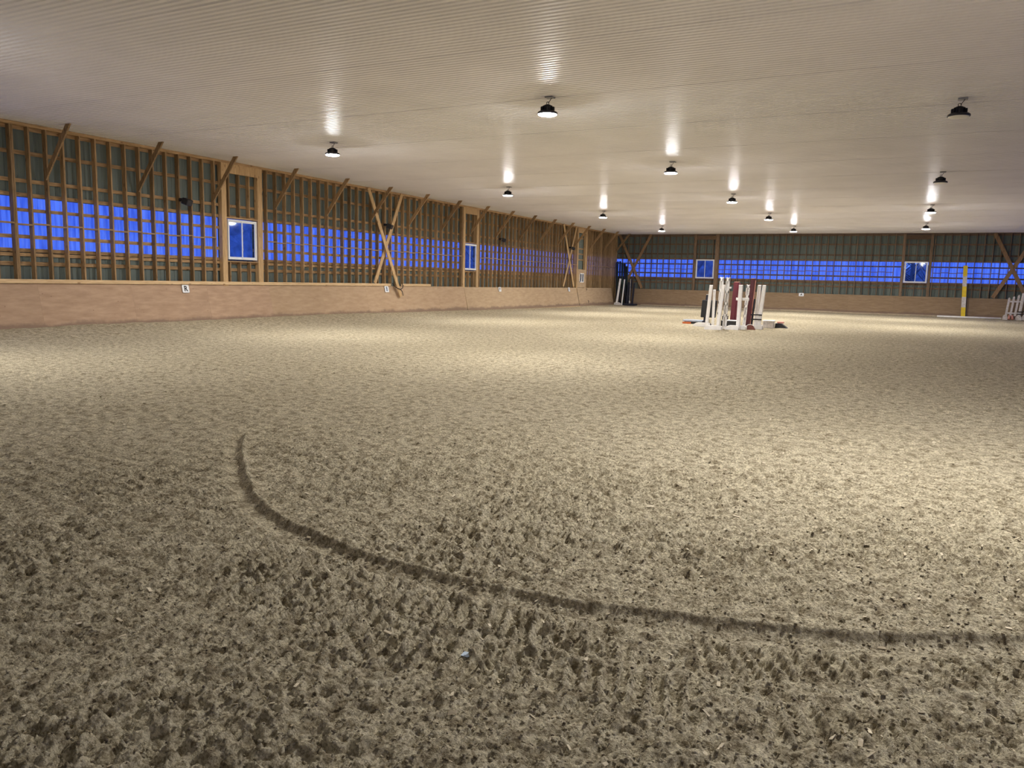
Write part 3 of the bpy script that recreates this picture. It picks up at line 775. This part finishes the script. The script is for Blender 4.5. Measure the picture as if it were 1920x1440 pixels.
standard(12.46, 26.95, 1.77, 'tall white slotted post just right of the leaning front post, small cup on its right', .02, slots=True, w=.12, foot=(.05, .50), fh=.15, cup=[(1.42, 1)])
r = standard(11.80, 29.0, 1.80, 'tall white slotted post behind the leaning front post, left of the other tall one', .02, slots=True, w=.12, foot=None)
MB().box(.062, .16, -.12, .0, .94, 1.02, bev=.01).build('jump_cup', BLACK, r)
r = standard(11.70, 28.55, 1.34, 'short thin white board standing among the left posts', -.01, w=.085, foot=None, name='jump_plank')
o = empty('jump_block_stand', (11.24, 29.2, gh(11.24, 29.2))); tag(o, 'black plastic board on a short black post, behind the leftmost white post', 'jump block', GJ)
M = Matrix(((1, 0, .05, 0), (0, 1, 0, 0), (0, 0, 1, 0), (0, 0, 0, 1)))
m = MB(); m.box(-.05, .05, -.04, .04, .0, 1.12, M, bev=.01); m.build('post', NAVY, o)
m = MB(); m.box(-.16, .40, -.09, -.03, .28, .93, M, bev=.028); m.build('board', BLACK, o)
m = MB(); m.prism([(-.16, 0), (.25, 0), (.12, .16), (-.04, .16)], -.12, .12, 'xz'); m.build('foot', NAVY, o)
m = MB(); m.box(-.04, .04, -.045, .045, 1.12, 1.14, M, bev=.006); m.build('cap', WHITED, o)
o = MB().box(-.08, .08, -.07, .07, 0, .27, bev=.03).build('cream_block', CREAM, None, (11.50, 28.6, gh(11.5, 28.6))); tag(o, 'small cream block on the sand behind the leftmost white post', 'block', GJ)
# black boxes
o = empty('jump_box', (11.80, 30.2, gh(11.8, 30.2))); tag(o, 'small black box with white rim behind the black block', 'box', GJ)
MB().box(-.12, .08, -.1, .1, 0, .32, bev=.008).build('box_body', BLACK, o); MB().box(-.13, .09, -.11, .11, .32, .345, bev=.004).build('lid', WHITED, o)
MB().box(-.06, .02, -.105, -.099, .14, .24).build('hand_hole', GREYM, o)
o = empty('mounting_block', (12.18, 29.2, gh(12.18, 29.2))); tag(o, 'wide black block with white top board between the white and maroon posts', 'block', GJ)
MB().box(-.30, .24, -.16, .16, 0, .20, bev=.01).build('block_body', BLACK, o); MB().box(-.27, .26, -.15, .15, .20, .225, bev=.005).build('top_board', WHITEP, o)
# maroon posts
o = MB(); M = Matrix(((1, 0, .045, 0), (0, 1, 0, 0), (0, 0, 1, 0), (0, 0, 0, 1)))
rr_ = empty('jump_standard', (12.08, 30.2, gh(12.08, 30.2))); tag(rr_, 'maroon post behind the black block, shorter and left of the other maroon one', 'jump standard', GJ)
MB().box(-.12, .05, -.04, .04, 0, 1.62, M, bev=.006).build('front_board', MAROON, rr_); MB().box(.052, .14, -.03, .06, 0, 1.58, M, bev=.006).build('side_board', MAROON, rr_)
MB().box(-.10, .10, -.035, .035, 1.62, 1.635, M).build('cap', PINKISH, rr_)
r = standard(12.86, 27.25, 1.53, 'white post right of the shorter maroon post, crossbar at its middle, foot board in front', .01, w=.125, foot=(-.06, .28), fh=.15)
MB().box(-.14, .30, .064, .10, 1.0, 1.09, bev=.006).build('crossbar', WHITEP, r)
standard(12.79, 28.75, 1.55, 'narrow white slotted post between the white crossbar post and tall maroon post', .04, slots=True, w=.13, foot=(-.1, .2), fh=.12, cup=[(1.25, 1), (.95, 1)])
r = standard(13.02, 28.1, 1.77, 'tall maroon post with a rounded maroon foot, tallest on the right', .055, w=.14, foot=None, mat=MAROON)
m = MB(); pts = [(.17*math.cos(a)+.22, .19*math.sin(a)) for a in np.linspace(0, math.pi, 16)]
m.box(.05, .18, -.64, .05, 0, .08); m.prism(pts, -.72, -.64, 'xz'); m.build('rounded_foot', MAROON_D, r)
m = MB(); m.tube([(.22+.172*math.cos(a), -.725, .192*math.sin(a)) for a in np.linspace(.3, math.pi, 14)], .01, 6); m.build('foot_trim', WHITEP, r)
m = MB(); m.box(.075, .095, -.05, .05, 0, 1.70, Matrix(((1, 0, .055, 0), (0, 1, 0, 0), (0, 0, 1, 0), (0, 0, 0, 1)))); m.build('edge_strip', PINKISH, r)
m = MB(); m.box(.098, .15, .0, .05, 0, 1.05, Matrix(((1, 0, .055, 0), (0, 1, 0, 0), (0, 0, 1, 0), (0, 0, 0, 1)))); m.build('dark_side', NAVY, r)
standard(13.20, 28.55, 1.54, 'white scuffed post, left of the two at the right end of the pile', .045, mat=WHITEP, w=.115, foot=(-.1, .16), fh=.12)
standard(13.40, 28.10, 1.54, 'white post at the right end of the jump pile, splayed foot', .07, mat=WHITEP, w=.115, foot=(-.16, .14), fh=.16)
for z, s in ((.50, 'upper'), (.34, 'lower')):
    o = MB().box(13.13, 13.50, 27.99, 28.035, z-.022, z+.022, bev=.006).build('black_bar', BLACK); tag(o, '%s of the two short black bars across the right-end white posts' % s, 'bar', GJ)
o = empty('jump_box', (13.58, 29.2, gh(13.58, 29.2))); tag(o, 'white box with light lid beside the right end of the pile', 'box', GJ)
MB().box(-.20, .16, -.15, .15, 0, .25, bev=.02).build('box_body', WHITED, o); MB().box(-.22, .20, -.16, .16, .25, .285, bev=.01).build('lid', WHITEP, o)
m = MB(); m.prism([(-.22, 0), (.22, 0), (.16, .05), (.0, .16), (-.20, .17)], -.15, .15, 'xz')
o = m.build('black_wedge', BLACK, None, (13.95, 29.6, gh(13.95, 29.6))); tag(o, 'low black wedge block at the far right of the jump pile', 'block', GJ)
m = MB(); m.box(-.10, .12, -.1, .1, 0, .06, bev=.01); o = m.build('red_pad', PINKISH, None, (13.90, 29.6, gh(13.95, 29.6)+.172)); tag(o, 'small faded red pad resting on the low black wedge', 'pad', GJ)
o = MB().box(-.36, .38, -.25, .25, 0, .09, bev=.006).build('black_board_and_shade', BLACK, None, (10.75, 29.75, gh(10.75, 29.75))); tag(o, 'black slab added as shadow under the grey-blue board left of the jump pile', 'board', GJ)  # added black slab stands in for the shadow under the grey-blue board
o = MB().box(-.38, .36, -.27, .25, 0, .06, bev=.006).build('grey_board', GREYBLUE, None, (10.71, 29.75, gh(10.75, 29.75)+.092)); tag(o, 'grey-blue flat board lying left of the jump pile', 'board', GJ)
o = MB().box(-.16, .16, -.03, .03, 0, .07, bev=.006).build('orange_board', ORANGE, None, (10.50, 29.45, gh(10.5, 29.45))); tag(o, 'small orange strip in front of the grey-blue board', 'board', GJ)

# ------------------------------------------------------------------ right end of the back wall
g = gh(20.6, 50.2)
o = empty('striped_plank', (20.64, 50.25, g)); tag(o, 'upright yellow and white striped plank leaning on the back boards', 'plank')
hh = 2.90; dy = .12
for i in range(5):
    z0, z1 = hh*i/5, hh*(i+1)/5
    M = Matrix(((1, 0, -.036, 0), (0, 1, dy, 0), (0, 0, 1, 0), (0, 0, 0, 1)))
    MB().box(-.105, .105, -.025, .025, z0, z1, M).build('yellow_band' if i % 2 == 0 else 'white_band', YELLOW if i % 2 == 0 else WHITED, o)
MB().box(.108, .145, -.02, .10, 0, hh*.62, Matrix(((1, 0, -.036, 0), (0, 1, dy, 0), (0, 0, 1, 0), (0, 0, 0, 1)))).build('dark_strip', NAVY, o)  # dark strip along the right side of the plank's lower part
g2 = max(gh(19.4, 50.0), gh(21, 50.0), gh(22.4, 50.0))
m = MB(); m.tube([(19.36, 50.1, g2+.045), (22.45, 50.1, g2+.045)], .05, 14); o = m.build('ground_pole', WHITEP); tag(o, 'long white pole lying on the sand at the foot of the back boards', 'pole')
def wing(x, y, sgn, label):
    z = gh(x, y)
    r = empty('jump_wing', (x, y, z)); tag(r, label, 'jump wing', 'white picket jump wings by the back wall')
    M = Matrix(((1, 0, .09, 0), (0, 1, .05, 0), (0, 0, 1, 0), (0, 0, 0, 1)))
    for i, (px_, h) in enumerate(((0, 1.20), (.21, 1.27), (.42, 1.36))):
        q_ = MB(); w = .05; hb = .22 if i else .10
        q_.prism([(px_*sgn-w, hb), (px_*sgn+w, hb), (px_*sgn+w, h-.05), (px_*sgn+.02, h), (px_*sgn-.02, h), (px_*sgn-w, h-.05)], -.015, .015, 'xz')
        q_.v = [tuple(M @ Vector(v)) for v in q_.v]; q_.build('picket', WHITED, r)
    q_ = MB(); q_.box(.62*sgn-.075, .62*sgn+.075, -.05, .05, .1, 1.47, M, bev=.03); q_.build('post', WHITED, r)
    for z0 in (.32, .95):
        q_ = MB(); a = (0, .62) if sgn > 0 else (-.62, 0); q_.box(a[0], a[1], .015, .05, z0, z0+.09, M, bev=.004); q_.build('rail', WHITED, r)
    for fx, fr_ in ((-.02, .11), (.6, .13)):
        q_ = MB(); q_.prism([(fx*sgn-fr_, 0), (fx*sgn+fr_, 0), (fx*sgn+fr_*.9, .17), (fx*sgn+fr_*.4, .26), (fx*sgn-fr_*.4, .26), (fx*sgn-fr_*.9, .17)], -.32, .10, 'xz'); q_.build('foot', WHITED, r)
    for z0 in (.42, .30):
        q_ = MB(); q_.box(.62*sgn-.10, .62*sgn+.22, -.08, -.05, z0, z0+.05, M, bev=.004); q_.build('strap', BLACK, r)
    return r
wing(22.63, 50.1, 1, 'white picket wing standing right of the long white pole')
wing(24.10, 49.9, -1, 'white picket wing at the right edge of the picture, facing the other one')
for i, x in enumerate((22.76, 22.94)):
    m = MB(); m.tube([(x, 49.62, gh(x, 49.62)+.05), (x+.03*(1 if i == 0 else -1), 49.70, gh(x, 49.62)+.27)], [.065, .045], 12)
    o = m.build('wooden_peg', PINKISH); tag(o, '%s pinkish peg at the foot of the picket wing' % ('left' if i == 0 else 'right'), 'peg', 'pegs by the picket wing')

# ------------------------------------------------------------------ back left corner
ct = [(.16, 49.25, .0, 2.86, .035), (.22, 49.35, .06, 2.90, .05), (.34, 49.45, .10, 2.92, .06), (.44, 49.6, .17, 2.80, .07), (.55, 49.75, .28, 2.75, .08), (.64, 49.9, .34, 2.6, .07)]
nm = ['leftmost', 'second', 'third', 'fourth', 'fifth', 'rightmost']
for i, (xt, y, dxb, h, rad) in enumerate(ct):
    g = gh(.5, y); m = MB(); xb = max(xt+dxb*.6+.16, .40)
    y += .55; m.tube([(xb, y-.1, g+.0), ((xt+xb)/2-.02, y, h/2), (xt, y+.2, h)], rad, 12)
    o = m.build('dark_pole', TEAL if i % 2 else NAVY); tag(o, 'dark green-black pole leaning in the back left corner, %s of the six' % nm[i], 'pole', 'dark poles in the back left corner')
def lean_post(xb, yb, xt, yt, h, w, label, foot=True):
    g = gh(xb, yb); r = empty('jump_standard', (xb, yb, g)); tag(r, label, 'jump standard', 'posts in the back left corner')
    m = MB(); m.beam((0, 0, .0), (xt-xb, yt-yb, h), w, w, (0, 1, 0), bev=.01); m.build('post', WHITEP, r)
    if foot:
        m = MB(); m.prism([(-.12, 0), (.08, 0), (.08, .12), (-.05, .18), (-.12, .12)], -.14, -.06, 'xz'); m.build('foot', WHITED, r)
        m = MB(); m.prism([(.09, 0), (.36, 0), (.34, .10), (.16, .19), (.09, .16)], -.12, .02, 'xz'); m.build('foot', WHITED, r)
    return r
lean_post(.52, 49.30, .70, 49.38, 1.74, .11, 'white post leaning in the back left corner, brighter with a splayed foot')
lean_post(.80, 49.55, .90, 49.65, 1.72, .07, 'thin greyish white post leaning behind the brighter corner one', False)
g = gh(1.2, 50.0)
o = MB().box(-.45, .42, -.25, .25, 0, .13, bev=.02).build('dark_slab', NAVY, None, (1.22, 50.05, g)); tag(o, 'low black slab in the back left corner under dark boards', 'block')
for i, (x, w_, h, s) in enumerate(((.99, .16, 1.42, 'left'), (1.14, .10, 1.60, 'middle'), (1.36, .11, 1.35, 'right'))):
    m = MB(); m.box(-w_/2, w_/2, -.03, .03, 0, h, Matrix(((1, 0, .05, 0), (0, 1, .05, 0), (0, 0, 1, 0), (0, 0, 0, 1))), bev=.006)
    o = m.build('black_board_and_shade', NAVY, None, (x, 50.05, g+.132)); tag(o, '%s of the three upright black boards on the corner slab' % s, 'board', 'black boards in the back left corner')
m = MB(); m.tube([(0, 0, .0), (.0, .05, 1.62)], .016, 8); m.lathe([(0, .0), (.05, .0), (.05, .14), (.02, .2), (0, .2)], 12)
o = m.build('thin_pole', WHITED, None, (1.21, 49.93, g+.132)); tag(o, 'thin pale pole standing between the dark corner boards', 'pole')

# ------------------------------------------------------------------ outside: trees and snowy ground
BARK = plain('frosty_bark', (.16, .15, .15), .9); NEED = plain('dusk_woods', (.30, .32, .34), .9, var=.35, scale=1.2)
def tree(kind):
    r = empty('spruce_tree' if kind else 'bare_tree'); rg = random.Random(5+kind)
    hh = 9.0
    MB().tube([(0, 0, 0), (.05, 0, 3), (0, .05, 6), (0, 0, hh)], [.2, .15, .1, .03], 8).build('trunk', BARK, r)
    m = MB()
    if kind:
        for i in range(240):
            t = rg.random()**.8; z = .8+t*8.0; ln = (1-t)*2.6+.25; a = rg.random()*6.28; w = .25+.3*(1-t)
            M = Matrix.Translation((0, 0, z)) @ Matrix.Rotation(a, 4, 'Z') @ Matrix.Rotation(.35, 4, 'Y')
            m.quad([M @ Vector(v) for v in ((0, -w*.3, 0), (ln*.6, -w, -.05), (ln, 0, -.15), (ln*.6, w, -.05), (0, w*.3, 0), (ln*.5, 0, .12))], [(0, 1, 5), (1, 2, 5), (2, 3, 5), (3, 4, 5), (4, 0, 5)])
        m.build('foliage', NEED, r)
    else:
        for i in range(46):
            z = 1.2+rg.random()*7; a = rg.random()*6.28; ln = (10-z)*.34; dx, dy_ = math.cos(a), math.sin(a)
            p1 = (dx*ln*.5, dy_*ln*.5, z+ln*.35); p2 = (dx*ln, dy_*ln, z+ln*.95)
            m.tube([(0, 0, z), p1, p2], [.045, .03, .008], 5)
            for q_ in range(3):
                b2 = a+rg.uniform(-1, 1); m.tube([p1, (p1[0]+math.cos(b2)*ln*.4, p1[1]+math.sin(b2)*ln*.4, p1[2]+ln*.4)], [.018, .004], 4)
        m.build('branches', BARK, r)
    return r
t0 = tree(0)
outs = [(-8, 21.5, 'seen in the near left window'), (-12, 56, 'seen through the farther left window'),
        (15.5, 63, 'seen through the right back window, left pane'), (17.8, 70, 'seen through the right back window, near its middle'),
        (19.9, 62, 'seen through the right back window, right pane'), (16.2, 79, 'farther off behind the right back window'), (21.6, 74, 'behind the daylight panels right of the right back window')]
for i, (x, y, s_) in enumerate(outs):
    o = t0 if i == 0 else copy_tree(t0)
    o.location = (x, y, -.3); o.rotation_euler = (0, 0, x*3.1)
    tag(o, 'bare tree '+s_, 'tree', 'bare trees outside the windows')
def woods(name, label, ax, at, s0, s1, hfun):
    """a distant belt of trees: a thick lumpy ridge"""
    n1 = int((s1-s0)/.5); n2 = 26; vs = []
    for i in range(n1+1):
        t = s0+i*.5
        for j in range(n2+1):
            u = j/n2; a_ = u*math.pi
            hh_ = hfun(t); k = vnoise(np.array([t]), np.array([u*9.0]), 1.1, 41)[0]+.6*vnoise(np.array([t]), np.array([u*9.0]), .5, 42)[0]
            r_ = 1+.35*(k-.8); o_ = -math.cos(a_)*4*r_; z_ = math.sin(a_)*hh_*r_-.4
            vs.append((at+o_, t, z_) if ax == 'y' else (t, at+o_, z_))
    m = MB(); m.quad(vs, [(i*(n2+1)+j, i*(n2+1)+j+1, (i+1)*(n2+1)+j+1, (i+1)*(n2+1)+j) for i in range(n1) for j in range(n2)])
    o = m.build(name, NEED); tag(o, label, 'woods', kind='stuff'); return o
woods('woods', 'dim belt of trees beyond the left windows', 'y', -45, 0, 106, lambda t: 9.5+1.5*math.sin(t*.4))
woods('woods', 'dim belt of trees beyond the back windows', 'x', 112, -38, 60, lambda t: (7.5 if t < 8 else 4.4)+.7*math.sin(t*.7))
m = MB(); m.quad([(-150, -60, -.35), (150, -60, -.35), (150, 220, -.35), (-150, 220, -.35)], [(0, 1, 2, 3)])
o = m.build('ground_outside', plain('snow', (.5, .5, .52), .9)); tag(o, 'snowy ground outside at dusk', 'ground', kind='structure')

# ------------------------------------------------------------------ dusk sky
wd = bpy.data.worlds.new('dusk'); S.world = wd; wd.use_nodes = True; nt = wd.node_tree
bg = nt.nodes['Background']
tc = N(nt, 'ShaderNodeTexCoord'); sx = N(nt, 'ShaderNodeSeparateXYZ'); nt.links.new(tc.outputs['Generated'], sx.inputs[0])
rp = N(nt, 'ShaderNodeValToRGB'); rp.color_ramp.elements[0].position = 0; rp.color_ramp.elements[1].position = .6
rp.color_ramp.elements[0].color = (.12, .26, 1.0, 1); rp.color_ramp.elements[1].color = (.045, .13, .75, 1)
nt.links.new(sx.outputs['Z'], rp.inputs['Fac']); nt.links.new(rp.outputs['Color'], bg.inputs['Color'])
bg.inputs['Strength'].default_value = .445

# ------------------------------------------------------------------ camera
f, yaw, pitch, roll, cx, cz = 1451.87, .474952, .133557, .0249068, 18.1934, ZB+.29755
fw = Vector((-math.sin(yaw)*math.cos(pitch), math.cos(yaw)*math.cos(pitch), -math.sin(pitch)))
rt = Vector((math.cos(yaw), math.sin(yaw), 0)); up = rt.cross(fw)
r2 = rt*math.cos(roll)+up*math.sin(roll); u2 = -rt*math.sin(roll)+up*math.cos(roll)
cam = bpy.data.cameras.new('camera'); co = bpy.data.objects.new('camera', cam); COL.objects.link(co)
co.matrix_world = Matrix.Translation((cx, 0, cz)) @ Matrix((r2, u2, -fw)).transposed().to_4x4()
cam.sensor_width = 36; cam.lens = f*36/1920; cam.clip_start = .05; cam.clip_end = 500
S.camera = co

S.view_settings.view_transform = 'Standard'; S.view_settings.look = 'None'; S.view_settings.gamma = 1; S.view_settings.use_curve_mapping = False
S.view_settings.exposure = 2.25
S.cycles.max_bounces = 8; S.cycles.diffuse_bounces = 5; S.cycles.glossy_bounces = 3; S.cycles.transparent_max_bounces = 8
S.cycles.sample_clamp_indirect = 8.0
